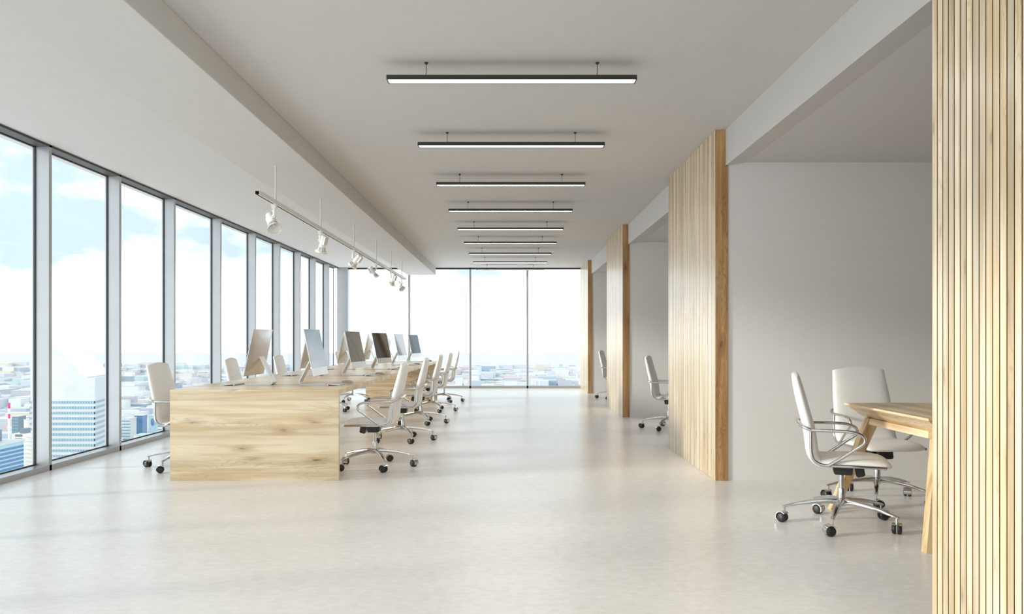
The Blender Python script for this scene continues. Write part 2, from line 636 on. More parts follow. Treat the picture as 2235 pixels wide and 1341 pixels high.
def cross_window(y, xs, side, labels):
    for i in range(len(xs) - 1):
        x0, x1 = xs[i], xs[i + 1]
        w = window(labels[i])
        ya, yb = (y - 0.03, y + 0.09) if side > 0 else (y - 0.09, y + 0.03)
        bm = bmesh.new()
        add_box(bm, x0 + 0.002, x1 - 0.002, y + side * 0.05 - 0.004, y + side * 0.05 + 0.004, 0.03, CEIL - 0.012)
        finish('pane', bm, M['glass'], w)
        if i < len(xs) - 2:
            bm = bmesh.new()
            add_box(bm, x1 - 0.024, x1 + 0.024, ya, yb, 0, CEIL)
            bmesh.ops.bevel(bm, geom=[e for e in bm.edges if abs(e.verts[0].co.z - e.verts[1].co.z) > 1], offset=0.005, segments=1, affect='EDGES')
            finish('mullion', bm, M['frame'], w)
        bm = bmesh.new()
        add_box(bm, x0, x1, ya, yb, 0, 0.055)
        finish('sill_rail', bm, M['frame'], w)
        bm = bmesh.new()
        add_box(bm, x0, x1, ya, yb, CEIL - 0.032, CEIL - 0.0005)
        finish('head_rail', bm, M['head'], w)

sF = YF / 1738.0
cross_window(YF, [-3.865] + [(p - 1112) * sF for p in (893.3, 1026.5, 1151.2)] + [1.80], 1,
             ['far window pane beside the grey corner post', 'far window pane under the end of the dropped beam', 'middle far window pane', 'far window pane beside the last slatted panel'])
cross_window(YB, [-4.2, -2.7, -1.2, 0.3, 1.8, 3.6, 5.5], -1, ['window pane behind the viewer, %s' % s for s in ('first bay', 'second bay', 'third bay', 'fourth bay', 'fifth bay', 'sixth bay')])

# ---- slatted panels
SL, PITCH, THK = 1.97, 0.0402, 0.022
def slat_mesh(m):
    bm = bmesh.new()
    add_prism(bm, [(0, -0.0172), (0.003, -0.0176), (THK, -0.0176), (THK, 0.0176), (0.003, 0.0176), (0, 0.0172)], 'Z', 0, CEIL - 0.002)
    for v in bm.verts:
        pass
    me = bpy.data.meshes.new('slat')
    bmesh.ops.recalc_face_normals(bm, faces=bm.faces[:])
    bm.to_mesh(me)
    bm.free()
    me.materials.append(m)
    me.materials.append(M['groove_shade'])
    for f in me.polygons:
        if abs(f.normal.y) > 0.9:      # flanks coloured dark for the shade inside the grooves
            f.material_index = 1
    return me
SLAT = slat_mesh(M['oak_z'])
plabs = ['pale oak slatted wall panel filling the right edge, nearest the camera',
         'pale oak slatted panel standing left of the meeting room wall, second from the camera',
         'oak slatted panel third from the camera, hiding most of a chair',
         'narrow looking oak slatted panel beside the far window']
for i, y in enumerate(PANEL_Y):
    p = empty('slatted_panel', (XP, y, 0))
    tag(p, plabs[i], 'wall panel', 'oak slatted panels along the aisle')
    sl = SL if i < 3 else YF - 0.035 - y
    n = int((sl - 0.022) / PITCH)
    box('backing', THK, 0.080, 0.020, sl, 0, CEIL - 0.001, M['groove_shade'], p)
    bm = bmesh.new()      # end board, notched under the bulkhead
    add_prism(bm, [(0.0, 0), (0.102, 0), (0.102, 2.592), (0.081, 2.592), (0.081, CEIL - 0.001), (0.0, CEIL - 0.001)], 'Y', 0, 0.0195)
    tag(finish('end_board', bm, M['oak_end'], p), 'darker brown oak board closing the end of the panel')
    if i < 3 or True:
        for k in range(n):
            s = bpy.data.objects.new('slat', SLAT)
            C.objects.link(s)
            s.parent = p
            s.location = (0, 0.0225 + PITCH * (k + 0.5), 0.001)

# ================================================================== LONG DESK
DX0, DX1, DY0, DY1, DZ, DT = -2.792, -1.405, 6.549, 15.50, 0.75, 0.042
desk = empty('workbench_desk', ((DX0 + DX1) / 2, (DY0 + DY1) / 2, 0))
tag(desk, 'long pale oak bench desk with solid end panels under the row of computers', 'desk')
cx, cy = desk.location.x, desk.location.y
rnd = random.Random(4)
bm = bmesh.new()
hw = (DX1 - DX0) / 2
add_prism(bm, [(-0.5, DZ - DT), (0.5, DZ - DT), (0.5, DZ - 0.0012), (0.488, DZ), (-0.488, DZ), (-0.5, DZ - 0.0012)], 'X', -hw, hw)
bmesh.ops.recalc_face_normals(bm, faces=bm.faces[:])
PL = bpy.data.meshes.new('plank')
bm.to_mesh(PL)
bm.free()
PL.materials.append(M['oak_top'])
y = DY0 + DT
while y < DY1 - DT - 0.01:
    wd = min(rnd.uniform(0.07, 0.14), DY1 - DT - y)
    o = bpy.data.objects.new('plank', PL)
    C.objects.link(o)
    o.parent = desk
    o.location = (0, y + wd / 2 - cy, 0)
    o.scale = (1, wd, 1)
    y += wd
for (ya, yb) in ((DY0, DY0 + DT), (DY1 - DT, DY1)):
    zs = [0, 0.105, 0.196, 0.300, 0.372, 0.468, 0.556, 0.66, DZ]
    for a, b in zip(zs[:-1], zs[1:]):
        bm = bmesh.new()
        add_box(bm, -hw, hw, ya - (ya + yb) / 2, yb - (ya + yb) / 2, -(b - a) / 2, (b - a) / 2)
        o = finish('end_panel_plank', bm, M['oak_x'], desk)
        o.location = (0, (ya + yb) / 2 - cy, (a + b) / 2)

# ================================================================== OFFICE CHAIR
def superring(center, side, nrm, w, t, n=28, e=4.0):
    out = []
    for k in range(n):
        th = 2 * pi * (k + 0.5) / n
        c, s = cos(th), sin(th)
        x = math.copysign(abs(c) ** (2 / e), c) * w / 2
        z = math.copysign(abs(s) ** (2 / 2.6), s) * t / 2
        out.append(center + side * x + nrm * z)
    return out

def shell(path):
    """loft cushions along (a, z, width, thickness) stations in the chair's side plane"""
    rings = []
    pts = [Vector((a, 0, z)) for a, z, w, t in path]
    for i, (a, z, w, t) in enumerate(path):
        tg = (pts[min(i + 1, len(pts) - 1)] - pts[max(i - 1, 0)]).normalized()
        side = Vector((0, 1, 0))
        nrm = side.cross(tg).normalized()
        rings.append(superring(pts[i], side, nrm, w, t))
    bm = bmesh.new()
    add_loft(bm, rings)
    return bm

def smooth_path(path, n=4):
    out = []
    m = len(path)
    for i in range(m - 1):
        p0, p1, p2, p3 = path[max(i - 1, 0)], path[i], path[i + 1], path[min(i + 2, m - 1)]
        for k in range(n):
            t = k / n
            out.append(tuple(0.5 * (2 * b + (-a + c) * t + (2 * a - 5 * b + 4 * c - d) * t * t + (-a + 3 * b - 3 * c + d) * t ** 3) for a, b, c, d in zip(p0, p1, p2, p3)))
    out.append(path[-1])
    return out

def make_caster(parent, loc, rz):
    bm = bmesh.new()      # stem and chrome hood
    add_tube(bm, [(0, 0, 0.060), (0, 0, 0.106)], 0.0065, 8)
    r0, r1, hwid = 0.0315, 0.0355, 0.027
    off = -0.016
    prev = None
    ring_o = []
    for k in range(11):
        th = R(40 + 16.5 * k)
        ring_o.append([Vector((off + rr * cos(th), yy, 0.033 + rr * sin(th))) for rr, yy in ((r1, -hwid), (r1, hwid), (r0, hwid), (r0, -hwid))])
    add_loft(bm, ring_o)
    add_box(bm, off - 0.016, off + 0.018, -0.003, 0.003, 0.02, 0.062)
    c = finish('caster', bm, M['chrome'], parent, smooth=True)
    c.location = loc
    c.rotation_euler = (0, 0, rz)
    for s in (-1, 1):
        bm = bmesh.new()
        mt = Matrix.Translation((off, s * 0.0155, 0.031)) @ Matrix.Rotation(R(90) * -s, 4, 'X')
        add_lathe(bm, [(0.0, -0.0115), (0.024, -0.0115), (0.030, -0.008), (0.031, -0.002), (0.030, 0.005), (0.026, 0.010), (0.014, 0.013), (0.0, 0.0135)], 20, mt)
        finish('wheel', bm, M['black'], c, smooth=True)
    return c

def make_chair():
    t = empty('office_chair')
    back = [(-0.150, 0.421, 0.452, 0.066), (-0.172, 0.458, 0.456, 0.074), (-0.180, 0.52, 0.456, 0.074), (-0.190, 0.59, 0.452, 0.074), (-0.206, 0.66, 0.446, 0.071),
            (-0.232, 0.76, 0.432, 0.068), (-0.256, 0.86, 0.412, 0.060), (-0.269, 0.918, 0.403, 0.050)]
    bp = smooth_path(back, 4)
    bp += [(-0.2715, 0.930, 0.399, 0.047), (-0.2730, 0.9355, 0.372, 0.044), (-0.2745, 0.942, 0.28, 0.040), (-0.276, 0.948, 0.18, 0.034), (-0.277, 0.953, 0.08, 0.024)]
    finish('backrest', shell(bp), M['leather'], t, smooth=True)
    seat = [(0.270, 0.394, 0.30, 0.012), (0.264, 0.397, 0.37, 0.026), (0.250, 0.402, 0.41, 0.038), (0.215, 0.410, 0.44, 0.050), (0.12, 0.416, 0.456, 0.058), (0.0, 0.414, 0.458, 0.060), (-0.09, 0.408, 0.456, 0.060), (-0.130, 0.409, 0.454, 0.062), (-0.151, 0.4225, 0.452, 0.066)]
    finish('seat', shell(smooth_path(seat, 3)), M['leather'], t, smooth=True)
    for s in (-1, 1):
        bm = bmesh.new()
        add_tube(bm, spline([(-0.188, s * 0.229, 0.612), (-0.187, s * 0.231, 0.53), (-0.183, s * 0.231, 0.465), (-0.165, s * 0.231, 0.425), (-0.125, s * 0.231, 0.404), (-0.06, s * 0.231, 0.400), (0.08, s * 0.231, 0.401), (0.235, s * 0.222, 0.398)], 5), 0.0098, 10)
        finish('side_rail', bm, M['chrome'], t, smooth=True)
        bm = bmesh.new()
        add_tube(bm, spline([(-0.188, s * 0.240, 0.612), (-0.10, s * 0.252, 0.613), (0.0, s * 0.256, 0.612), (0.06, s * 0.257, 0.606), (0.100, s * 0.257, 0.588), (0.113, s * 0.257, 0.562), (0.100, s * 0.257, 0.536), (0.05, s * 0.255, 0.500), (-0.02, s * 0.248, 0.447), (-0.085, s * 0.238, 0.403)], 6), 0.0098, 10)
        finish('armrest', bm, M['chrome'], t, smooth=True)
    bm = bmesh.new()
    half = [(-0.186, 0.241, 0.612), (-0.212, 0.239, 0.622), (-0.240, 0.215, 0.634), (-0.256, 0.15, 0.641), (-0.258, 0.0, 0.643)]
    add_tube(bm, spline(half + [(a, -b, z) for a, b, z in half[-2::-1]], 5), 0.0095, 10)
    finish('back_bar', bm, M['chrome'], t, smooth=True)
    bm = bmesh.new()
    add_prism(bm, [(-0.055, 0.386), (0.065, 0.386), (0.060, 0.322), (-0.045, 0.322)], 'Y', -0.07, 0.07)
    bmesh.ops.bevel(bm, geom=bm.edges[:], offset=0.005, segments=2, affect='EDGES')
    finish('tilt_mechanism', bm, M['black'], t)
    bm = bmesh.new()
    add_prism(bm, [(0.072, 0.382), (0.125, 0.376), (0.135, 0.318), (0.085, 0.306)], 'Y', -0.05, 0.05)
    bmesh.ops.bevel(bm, geom=bm.edges[:], offset=0.006, segments=2, affect='EDGES')
    finish('tension_knob', bm, M['black'], t)
    bm = bmesh.new()
    add_lathe(bm, [(0.0, 0.14), (0.023, 0.14), (0.0235, 0.225), (0.022, 0.232), (0.0155, 0.233), (0.0155, 0.33), (0, 0.33)], 18)
    finish('gas_column', bm, M['chrome'], t, smooth=True)
    bm = bmesh.new()
    add_lathe(bm, [(0.0, 0.118), (0.024, 0.120), (0.032, 0.135), (0.031, 0.163), (0.026, 0.172), (0, 0.172)], 18)
    finish('hub', bm, M['chrome'], t, smooth=True)
    base_ofs = 42.0
    for k in range(5):
        th = R(base_ofs + 72 * k)
        d = Vector((cos(th), sin(th), 0))
        s = Vector((-sin(th), cos(th), 0))
        u = Vector((0, 0, 1))
        rings = []
        for r, z, w, h in ((0.018, 0.149, 0.046, 0.042), (0.08, 0.149, 0.041, 0.036), (0.16, 0.141, 0.036, 0.030), (0.25, 0.125, 0.031, 0.023), (0.32, 0.108, 0.025, 0.016), (0.348, 0.100, 0.023, 0.013), (0.353, 0.099, 0.018, 0.008)):
            c = d * r + u * z
            rings.append([c + s * (math.copysign(abs(cos(a)) ** 0.6, cos(a)) * w / 2) + u * (math.copysign(abs(sin(a)) ** 0.6, sin(a)) * h / 2) for a in [2 * pi * (q + 0.5) / 10 for q in range(10)]])
        bm = bmesh.new()
        add_loft(bm, rings)
        finish('base_leg', bm, M['chrome'], t, smooth=True)
        make_caster(t, d * 0.338, R([205, 150, 330, 20, 260][k]))
    return t

chair0 = make_chair()
first = [True]
def chair(x, y, face_deg, label, group):
    if first[0]:
        o = chair0
        first[0] = False
    else:
        o = copy_tree(chair0)
    o.location = (x, y, 0)
    o.rotation_euler = (0, 0, R(face_deg))
    tag(o, label, 'chair', group)
    return o

CH_Y = [7.26, 9.17, 11.05, 12.93, 14.87]
rot_r = [180.5, 181, 179.5, 178.5, 184]
labs = ['white leather swivel chair on the aisle side of the long desk, nearest the camera',
        'white leather swivel chair on the aisle side of the desk, second from the camera',
        'white leather swivel chair on the aisle side of the desk, third from the camera',
        'white leather swivel chair on the aisle side of the desk, fourth from the camera',
        'farthest white swivel chair on the aisle side, before the far window']
for i, y in enumerate(CH_Y):
    chair(-1.226, y, rot_r[i], labs[i], 'white chairs along the aisle side of the desk')
labs = ['white leather swivel chair half hidden behind the left corner of the desk, nearest the camera',
        'white chair back rising behind the desk left of the nearest computer',
        'white chair back rising behind the desk between the two nearest computers',
        'white chair on the window side of the desk, fourth from the camera, mostly hidden',
        'farthest white chair on the window side, its base seen under the desk']
for i, y in enumerate(CH_Y):
    chair(-2.94, y, [-2, 2, 0, 1, -1][i], labs[i], 'white chairs along the window side of the desk')
chair(2.08, 4.99, -18.8, 'white swivel chair seen edge on at the left end of the meeting table', 'white chairs in the side rooms')
chair(2.66, 5.76, -86, 'white swivel chair facing the viewer behind the meeting table', 'white chairs in the side rooms')
chair(2.08, 10.39, -18.8, 'white swivel chair half hidden by the second slatted panel', 'white chairs in the side rooms')
chair(2.08, 15.75, -18.8, 'white swivel chair in the farthest side room, mostly hidden by the third slatted panel', 'white chairs in the side rooms')

# ================================================================== COMPUTERS, KEYBOARDS, MICE
PW, P_T, P_B = 0.57, 0.506, 0.089
def make_computer():
    t = empty('desktop_computer')
    # panel frame: origin at bottom centre of the front face, u = width (Y), v = up along the tilted face
    b = Vector((0.196, 0, P_B))
    top = Vector((0.108, 0, P_T))
    v = (top - b)
    H = v.length
    v.normalize()
    nrm = Vector((v.z, 0, -v.x))          # faces +X and slightly up
    u = Vector((0, 1, 0))
    def P(a, c, d):
        return b + u * a + v * c + nrm * d
    bm = bmesh.new()      # aluminium body: thin rim, swollen back
    nu, nv = 14, 12
    front = [[bm.verts.new(P(PW * (i / nu - 0.5), H * j / nv, 0)) for j in range(nv + 1)] for i in range(nu + 1)]
    def bulge(i, j):
        a, c = abs(2 * i / nu - 1), abs(2 * j / nv - 1)
        return -0.006 - 0.036 * (1 - a ** 2.6) ** 0.8 * (1 - c ** 2.6) ** 0.8
    rear = [[bm.verts.new(P(PW * (i / nu - 0.5), H * j / nv, bulge(i, j))) for j in range(nv + 1)] for i in range(nu + 1)]
    for g in (front, rear):
        for i in range(nu):
            for j in range(nv):
                bm.faces.new((g[i][j], g[i + 1][j], g[i + 1][j + 1], g[i][j + 1]))
    rim = [(i, 0) for i in range(nu)] + [(nu, j) for j in range(nv)] + [(i, nv) for i in range(nu, 0, -1)] + [(0, j) for j in range(nv, 0, -1)]
    for (i, j), (k, l) in zip(rim, rim[1:] + rim[:1]):
        bm.faces.new((front[i][j], front[k][l], rear[k][l], rear[i][j]))
    finish('body', bm, M['alu'], t, smooth=True)
    bm = bmesh.new()
    pts = [P(-PW / 2 + 0.002, 0.072, 0), P(PW / 2 - 0.002, 0.072, 0), P(PW / 2 - 0.002, H - 0.002, 0), P(-PW / 2 + 0.002, H - 0.002, 0)]
    lo = [bm.verts.new(p + nrm * 0.0002) for p in pts]
    hi = [bm.verts.new(p + nrm * 0.0022) for p in pts]
    bm.faces.new(lo)
    bm.faces.new(hi)
    for i in range(4):
        bm.faces.new((lo[i], lo[(i + 1) % 4], hi[(i + 1) % 4], hi[i]))
    tag(finish('screen', bm, M['screen'], t), 'glossy dark glass screen')
    # bent flat stand
    prof = spline([(0.250, 0, 0.0045), (0.16, 0, 0.0045), (0.05, 0, 0.0045), (0.022, 0, 0.006), (0.009, 0, 0.013), (0.008, 0, 0.028), (0.02, 0, 0.055), (0.065, 0, 0.145), (0.124, 0, 0.262)], 4)
    rings = []
    for i, p in enumerate(prof):
        tg = (prof[min(i + 1, len(prof) - 1)] - prof[max(i - 1, 0)]).normalized()
        n = Vector((0, 1, 0)).cross(tg).normalized()
        rings.append([p + u * s * 0.062 + n * q * 0.0042 for s, q in ((-1, -1), (1, -1), (1, 1), (-1, 1))])
    bm = bmesh.new()
    add_loft(bm, rings)
    finish('stand', bm, M['alu'], t)
    return t

comp0 = make_computer()
def place(o, first_flag, x, y, z, rz):
    c = o if first_flag else copy_tree(o)
    c.location = (x, y, z)
    c.rotation_euler = (0, 0, rz)
    return c
CO_Y = [7.285, 9.17, 11.08, 12.98, 14.95]
yaw = [0.0, -5.5, -11, -6, -10.5]
rl = ['silver all in one computer facing the aisle, nearest the camera', 'silver all in one computer facing the aisle, second from the camera, with dark screen',
      'silver all in one computer facing the aisle, third from the camera, with dark screen', 'silver all in one computer facing the aisle, fourth from the camera',
      'silver all in one computer facing the aisle, farthest from the camera']
for i, y in enumerate(CO_Y):
    c = place(comp0, i == 0, -1.916, y, DZ + 0.0005, R(yaw[i]))
    tag(c, rl[i], 'computer', 'computers facing the aisle')
ll = ['silver computer facing the windows, nearest the camera, its back in full view', 'silver computer facing the windows, mostly hidden behind the nearest aisle computer',
      'silver computer facing the windows, seen left of the second aisle computer', 'silver computer facing the windows, seen left of the third aisle computer',
      'silver computer facing the windows, farthest, peeking out behind the third aisle computer']
for i, y in enumerate(CO_Y):
    c = place(comp0, False, -2.147, y, DZ + 0.0005, R(180))
    tag(c, ll[i], 'computer', 'computers facing the windows')

def make_keyboard():
    t = empty('keyboard')
    bm = bmesh.new()
    add_prism(bm, [(-0.058, 0.0135), (-0.045, 0.0125), (0.058, 0.0050), (0.058, 0.001), (-0.058, 0.0095)], 'Y', -0.14, 0.14)
    add_tube(bm, [(-0.053, -0.14, 0.0085), (-0.053, 0.14, 0.0085)], 0.0085, 10)
    finish('base', bm, M['alu'], t)
    bm = bmesh.new()
    for r in range(5):
        for k in range(14):
            x = -0.034 + r * 0.0195
            zt = 0.0125 - (x + 0.045) * 0.0728
            yy = -0.1265 + k * 0.0195
            add_box(bm, x - 0.008, x + 0.008, yy - 0.008, yy + 0.008, zt - 0.001, zt + 0.0022)
    k = finish('keys', bm, M['key'], t)
    tag(k, 'white keys', kind='stuff')
    return t
kb0 = make_keyboard()
for i, y in enumerate(CO_Y):
    c = place(kb0, i == 0, -1.575, y - 0.02, DZ + 0.0005, 0)
    tag(c, 'slim keyboard in front of the %s aisle computer' % ORD[i], 'keyboard', 'keyboards on the aisle side')
for i, y in enumerate(CO_Y[:3]):
    c = place(kb0, False, -2.52, y - 0.02, DZ + 0.0005, R(180))
    tag(c, 'slim keyboard on the window side of the %s computer pair' % ORD[i], 'keyboard', 'keyboards on the window side')
bm = bmesh.new()
rings = []
for q in range(7):
    ph = R(-8 + 98 * q / 6)
    rings.append([Vector((0.055 * cos(max(ph, 0)) ** 0.7 * cos(a) if q < 6 else 0.0006 * cos(a), (0.030 * cos(max(ph, 0)) ** 0.7 if q < 6 else 0.0004) * sin(a), 0.0 if q == 0 else 0.006 + 0.021 * sin(max(ph, 0)))) for a in [2 * pi * k / 20 for k in range(20)]])
add_loft(bm, rings)
ms0 = finish('mouse', bm, M['mouse'], None, smooth=True)
for i, y in enumerate(CO_Y):
    c = ms0 if i == 0 else ms0.copy()
    if i:
        C.objects.link(c)
    c.location = (-1.535, y + 0.24, DZ + 0.0005)
    tag(c, 'computer mouse beside the keyboard of the %s aisle computer' % ORD[i], 'mouse', 'mice on the aisle side')

# ================================================================== MEETING TABLE
TX0, TX1, TY0, TY1, TZ = 2.289, 4.75, 4.35, 5.45, 0.729
tb = empty('meeting_table', ((TX0 + TX1) / 2, (TY0 + TY1) / 2, 0))
tag(tb, 'oak meeting table with knife edge top and splayed legs beside the white chairs', 'table')
ox, oy = tb.location.x, tb.location.y
hx, hy = (TX1 - TX0) / 2, (TY1 - TY0) / 2
# top built from planks that run along Y, each with the bevelled underside
nP = 24
xs = [-hx + 2 * hx * k / nP for k in range(nP + 1)]
def under(x):      # underside depth at distance from the ends
    return min(0.012 + (hx - abs(x)) * 1.0, 0.088)
for a, b in zip(xs[:-1], xs[1:]):
    bm = bmesh.new()
    mid = (a + b) / 2
    cols = []
    for x in (a + 0.0006, b - 0.0006):
        ins = 0.080
        d = under(x)
        cols.append([Vector((x - mid, yy, zz)) for yy, zz in ((-hy, TZ), (-hy, TZ - 0.012), (-hy + max(d - 0.012, 0.001), TZ - d), (hy - max(d - 0.012, 0.001), TZ - d), (hy, TZ - 0.012), (hy, TZ))])
    add_loft(bm, cols)
    o = finish('plank', bm, M['oak_table'], tb)
    o.location = (mid, 0, 0)
for sx in (-1, 1):
    ta, fa = (2.405 - ox, 2.250 - ox)
    # rail across, under the top
    bm = bmesh.new()
    xa, xb = (ta - 0.030, ta + 0.040)
    add_box(bm, min(xa * -sx, xb * -sx), max(xa * -sx, xb * -sx), 4.515 - oy, 5.285 - oy, 0.600, TZ - 0.0885)
    finish('rail', bm, M['oak_table'], tb)
    for yc, dn, ft, tp in ((4.340, 0.175, 0.022, 0.034), (5.460, -0.175, -0.042, 0.0)):
        y0 = yc - oy
        bm = bmesh.new()
        r0 = [Vector((-sx * (fa + ft + dx), y0 + dy, 0.0)) for dx, dy in ((-0.014, -0.028), (0.036, -0.028), (0.036, 0.028), (-0.014, 0.028))]
        r1 = [Vector((-sx * (ta + tp + dx), y0 + dn + dy, TZ - 0.0885)) for dx, dy in ((-0.034, -0.034), (0.044, -0.034), (0.044, 0.034), (-0.034, 0.034))]
        add_loft(bm, [r0, r1])
        finish('leg', bm, M['oak_leg'], tb)

# ================================================================== PENDANT LIGHTS
def make_pendant():
    t = empty('pendant_light')
    L2, W2 = 0.775, 0.043
    zt, zb = 2.799, 2.771
    bm = bmesh.new()
    rim = 0.008
    add_box(bm, -L2, L2, -W2, W2, zb + 0.008, zt)
    add_box(bm, -L2, L2, -W2, -W2 + rim, zb, zb + 0.008)
    add_box(bm, -L2, L2, W2 - rim, W2, zb, zb + 0.008)
    add_box(bm, -L2, -L2 + rim, -W2 + rim, W2 - rim, zb, zb + 0.008)
    add_box(bm, L2 - rim, L2, -W2 + rim, W2 - rim, zb, zb + 0.008)
    finish('housing', bm, M['lamp_black'], t)
    bm = bmesh.new()
    add_box(bm, -L2 + rim, L2 - rim, -W2 + rim, W2 - rim, zb + 0.0055, zb + 0.0079)
    tag(finish('diffuser', bm, M['diffuser'], t), 'glowing white diffuser')
    for s in (-1, 1):
        bm = bmesh.new()
        add_tube(bm, [(s * 0.533, 0, zt), (s * 0.533, 0, CEIL - 0.006)], 0.0022, 6)
        finish('cable', bm, M['lamp_black'], t)
        bm = bmesh.new()
        add_lathe(bm, [(0.0, CEIL - 0.013), (0.006, CEIL - 0.012), (0.012, CEIL - 0.004), (0.013, CEIL - 0.0004), (0, CEIL - 0.0004)], 12)
        for vtx in bm.verts:
            vtx.co.x += s * 0.533
        finish('ceiling_cup', bm, M['lamp_black'], t)
    return t
p0 = make_pendant()
pl = ['nearest', 'second', 'third', 'fourth', 'fifth', 'sixth', 'seventh', 'eighth']
for i in range(9):
    c = p0 if i == 0 else copy_tree(p0)
    c.location = (0.014, 4.965 + 1.671 * i, 0)
    tag(c, 'long black linear pendant lamp on two thin cables, %s' % (pl[i] + (' and largest in view' if i == 0 else ' counted from the camera') if i < 8 else 'farthest, against the far window'), 'pendant lamp', 'linear pendants over the aisle')

# the row goes on towards and behind the camera
for i, w_ in enumerate(('just above the viewer', 'over the viewer', 'behind the viewer')):
    c = copy_tree(p0)
    c.location = (0.014, 4.965 - 1.671 * (i + 1), 0)
    tag(c, 'long black linear pendant lamp outside the photo, %s' % w_, 'pendant lamp', 'linear pendants over the aisle')

# ================================================================== TRACK LIGHTING
TX = -2.085
tr = empty('light_track', (TX, 6.58, 2.36))
tag(tr, 'long white lighting track hung on thin rods below the dropped beam', 'light track')
TL = 15.97 - 6.58
bm = bmesh.new()
# extruded channel, open below
add_prism(bm, [(-0.021, 0.0), (-0.021, 0.038), (0.021, 0.038), (0.021, 0.0), (0.0085, 0.0), (0.0085, 0.004), (0.017, 0.004), (0.017, 0.033), (-0.017, 0.033), (-0.017, 0.004), (-0.0085, 0.004), (-0.0085, 0.0)], 'Y', 0, TL)
finish('channel', bm, M['track'], tr)
bm = bmesh.new()
for sx in (-1, 1):
    for zc in (0.010, 0.018, 0.026):
        add_box(bm, min(sx * 0.0165, sx * 0.009), max(sx * 0.0165, sx * 0.009), 0.004, TL, zc, zc + 0.0025)
add_box(bm, -0.0165, 0.0165, 0.03, TL, 0.030, 0.0329)
tag(finish('conductor', bm, M['black'], tr), 'black conductors inside the channel')
RODS = [7.10, 8.80, 10.665, 12.46, 14.03, 15.45]
for y in RODS:
    bm = bmesh.new()
    add_tube(bm, [(0, y - 6.58, 0.038), (0, y - 6.58, 2.7145 - 2.36)], 0.0085, 10)
    finish('hanger_rod', bm, M['track'], tr, smooth=True)
    bm = bmesh.new()
    add_lathe(bm, [(0.0, 2.706 - 2.36), (0.010, 2.706 - 2.36), (0.011, 2.7148 - 2.36), (0, 2.7148 - 2.36)], 10)
    for vtx in bm.verts:
        vtx.co.y += y - 6.58
    finish('rod_collar', bm, M['track'], tr)

def make_spot(name, x, y, d, label):
    t = empty(name, (x, y, 2.36))
    tag(t, label, 'spotlight', 'white spotlights on the track')
    d = Vector(d).normalized()
    h = Vector((d.x, d.y, 0)).normalized()
    s = Vector((-h.y, h.x, 0))
    bm = bmesh.new()
    add_box(bm, -0.019, 0.019, -0.030, 0.030, -0.038, 0.003)
    bmesh.ops.bevel(bm, geom=bm.edges[:], offset=0.003, segments=2, affect='EDGES')
    finish('adapter', bm, M['white_metal'], t)
    bm = bmesh.new()
    add_tube(bm, [(0, 0, -0.036), (0, 0, -0.118)], 0.008, 10)
    add_lathe(bm, [(0.0, -0.052), (0.021, -0.052), (0.021, -0.058), (0.014, -0.060), (0.014, -0.092), (0.021, -0.094), (0.021, -0.104), (0, -0.104)], 14)
    finish('swivel', bm, M['white_metal'], t, smooth=True)
    # head
    c = -h * 0.058 + Vector((0, 0, -0.135))
    q = (-d).to_track_quat('Z', 'Y').to_matrix()
    # build basis with local X lying along the back side
    zax = -d
    xax = (h - zax * h.dot(zax)).normalized()
    yax = zax.cross(xax)
    mt = Matrix(((xax.x, yax.x, zax.x, c.x), (xax.y, yax.y, zax.y, c.y), (xax.z, yax.z, zax.z, c.z), (0, 0, 0, 1)))
    bm = bmesh.new()
    add_lathe(bm, [(0.0, 0.082), (0.026, 0.082), (0.034, 0.076), (0.0365, 0.066), (0.0365, -0.020), (0.040, -0.045), (0.050, -0.078), (0.066, -0.105), (0.067, -0.110), (0.0635, -0.109), (0.058, -0.098), (0.046, -0.072), (0.036, -0.045), (0.030, -0.020), (0.012, -0.016), (0.0, -0.016)], 24, mt)
    head = finish('lamp_head', bm, M['white_metal'], t, smooth=True)
    bm = bmesh.new()
    prof = []
    for k in range(7):
        f = k / 6
        r = 0.0615 - 0.031 * f
        z = -0.1055 + 0.082 * f ** 0.85
        prof += [(r, z), (r - 0.0022, z + 0.004)]
    add_lathe(bm, prof, 24, mt, cap=False)
    finish('reflector', bm, M['reflector'], t, smooth=False)
    bm = bmesh.new()
    add_lathe(bm, [(0.0, -0.075), (0.006, -0.074), (0.0085, -0.070), (0.0085, -0.015), (0, -0.015)], 12, mt)
    finish('bulb', bm, M['bulb'], t, smooth=True)
    for k in range(4):
        bm = bmesh.new()
        yy = -0.021 + 0.014 * k
        add_box(bm, -0.050, -0.030, yy - 0.0018, yy + 0.0018, -0.015, 0.076, mt)
        finish('cooling_fin', bm, M['white_metal'], t)
    bm = bmesh.new()
    tip = mt @ Vector((0.034, 0, 0.02))
    add_tube(bm, [(0, 0, -0.112), (0.5 * tip.x, 0.5 * tip.y, 0.5 * (tip.z - 0.125)), tuple(tip)], 0.009, 8)
    for sgn in (-1, 1):
        a = Vector((0, 0, -0.108)) + s * 0.016 * sgn
        b2 = mt @ Vector((0.030, 0, 0.0)) + s * 0.016 * sgn
        add_tube(bm, [a, a * 0.4 + b2 * 0.6 + Vector((0, 0, -0.01)), b2], 0.0045, 6)
    finish('bracket', bm, M['white_metal'], t, smooth=True)
    return t
SP = [(7.06, (0.42, -0.52, -0.74), 'nearest white track spotlight, its ribbed reflector turned to the viewer'),
      (8.77, (-0.30, 0.28, -0.9), 'second white track spotlight, tilted slightly left and away'),
      (10.62, (-0.62, 0.25, -0.75), 'third white track spotlight, tilted strongly to the left'),
      (12.43, (0.45, 0.25, -0.85), 'fourth white track spotlight, tilted right in front of the far window'),
      (14.00, (-0.36, 0.25, -0.9), 'fifth white track spotlight, tilted left in front of the far window'),
      (15.42, (0.45, -0.52, -0.72), 'farthest white track spotlight, its opening turned to the viewer')]
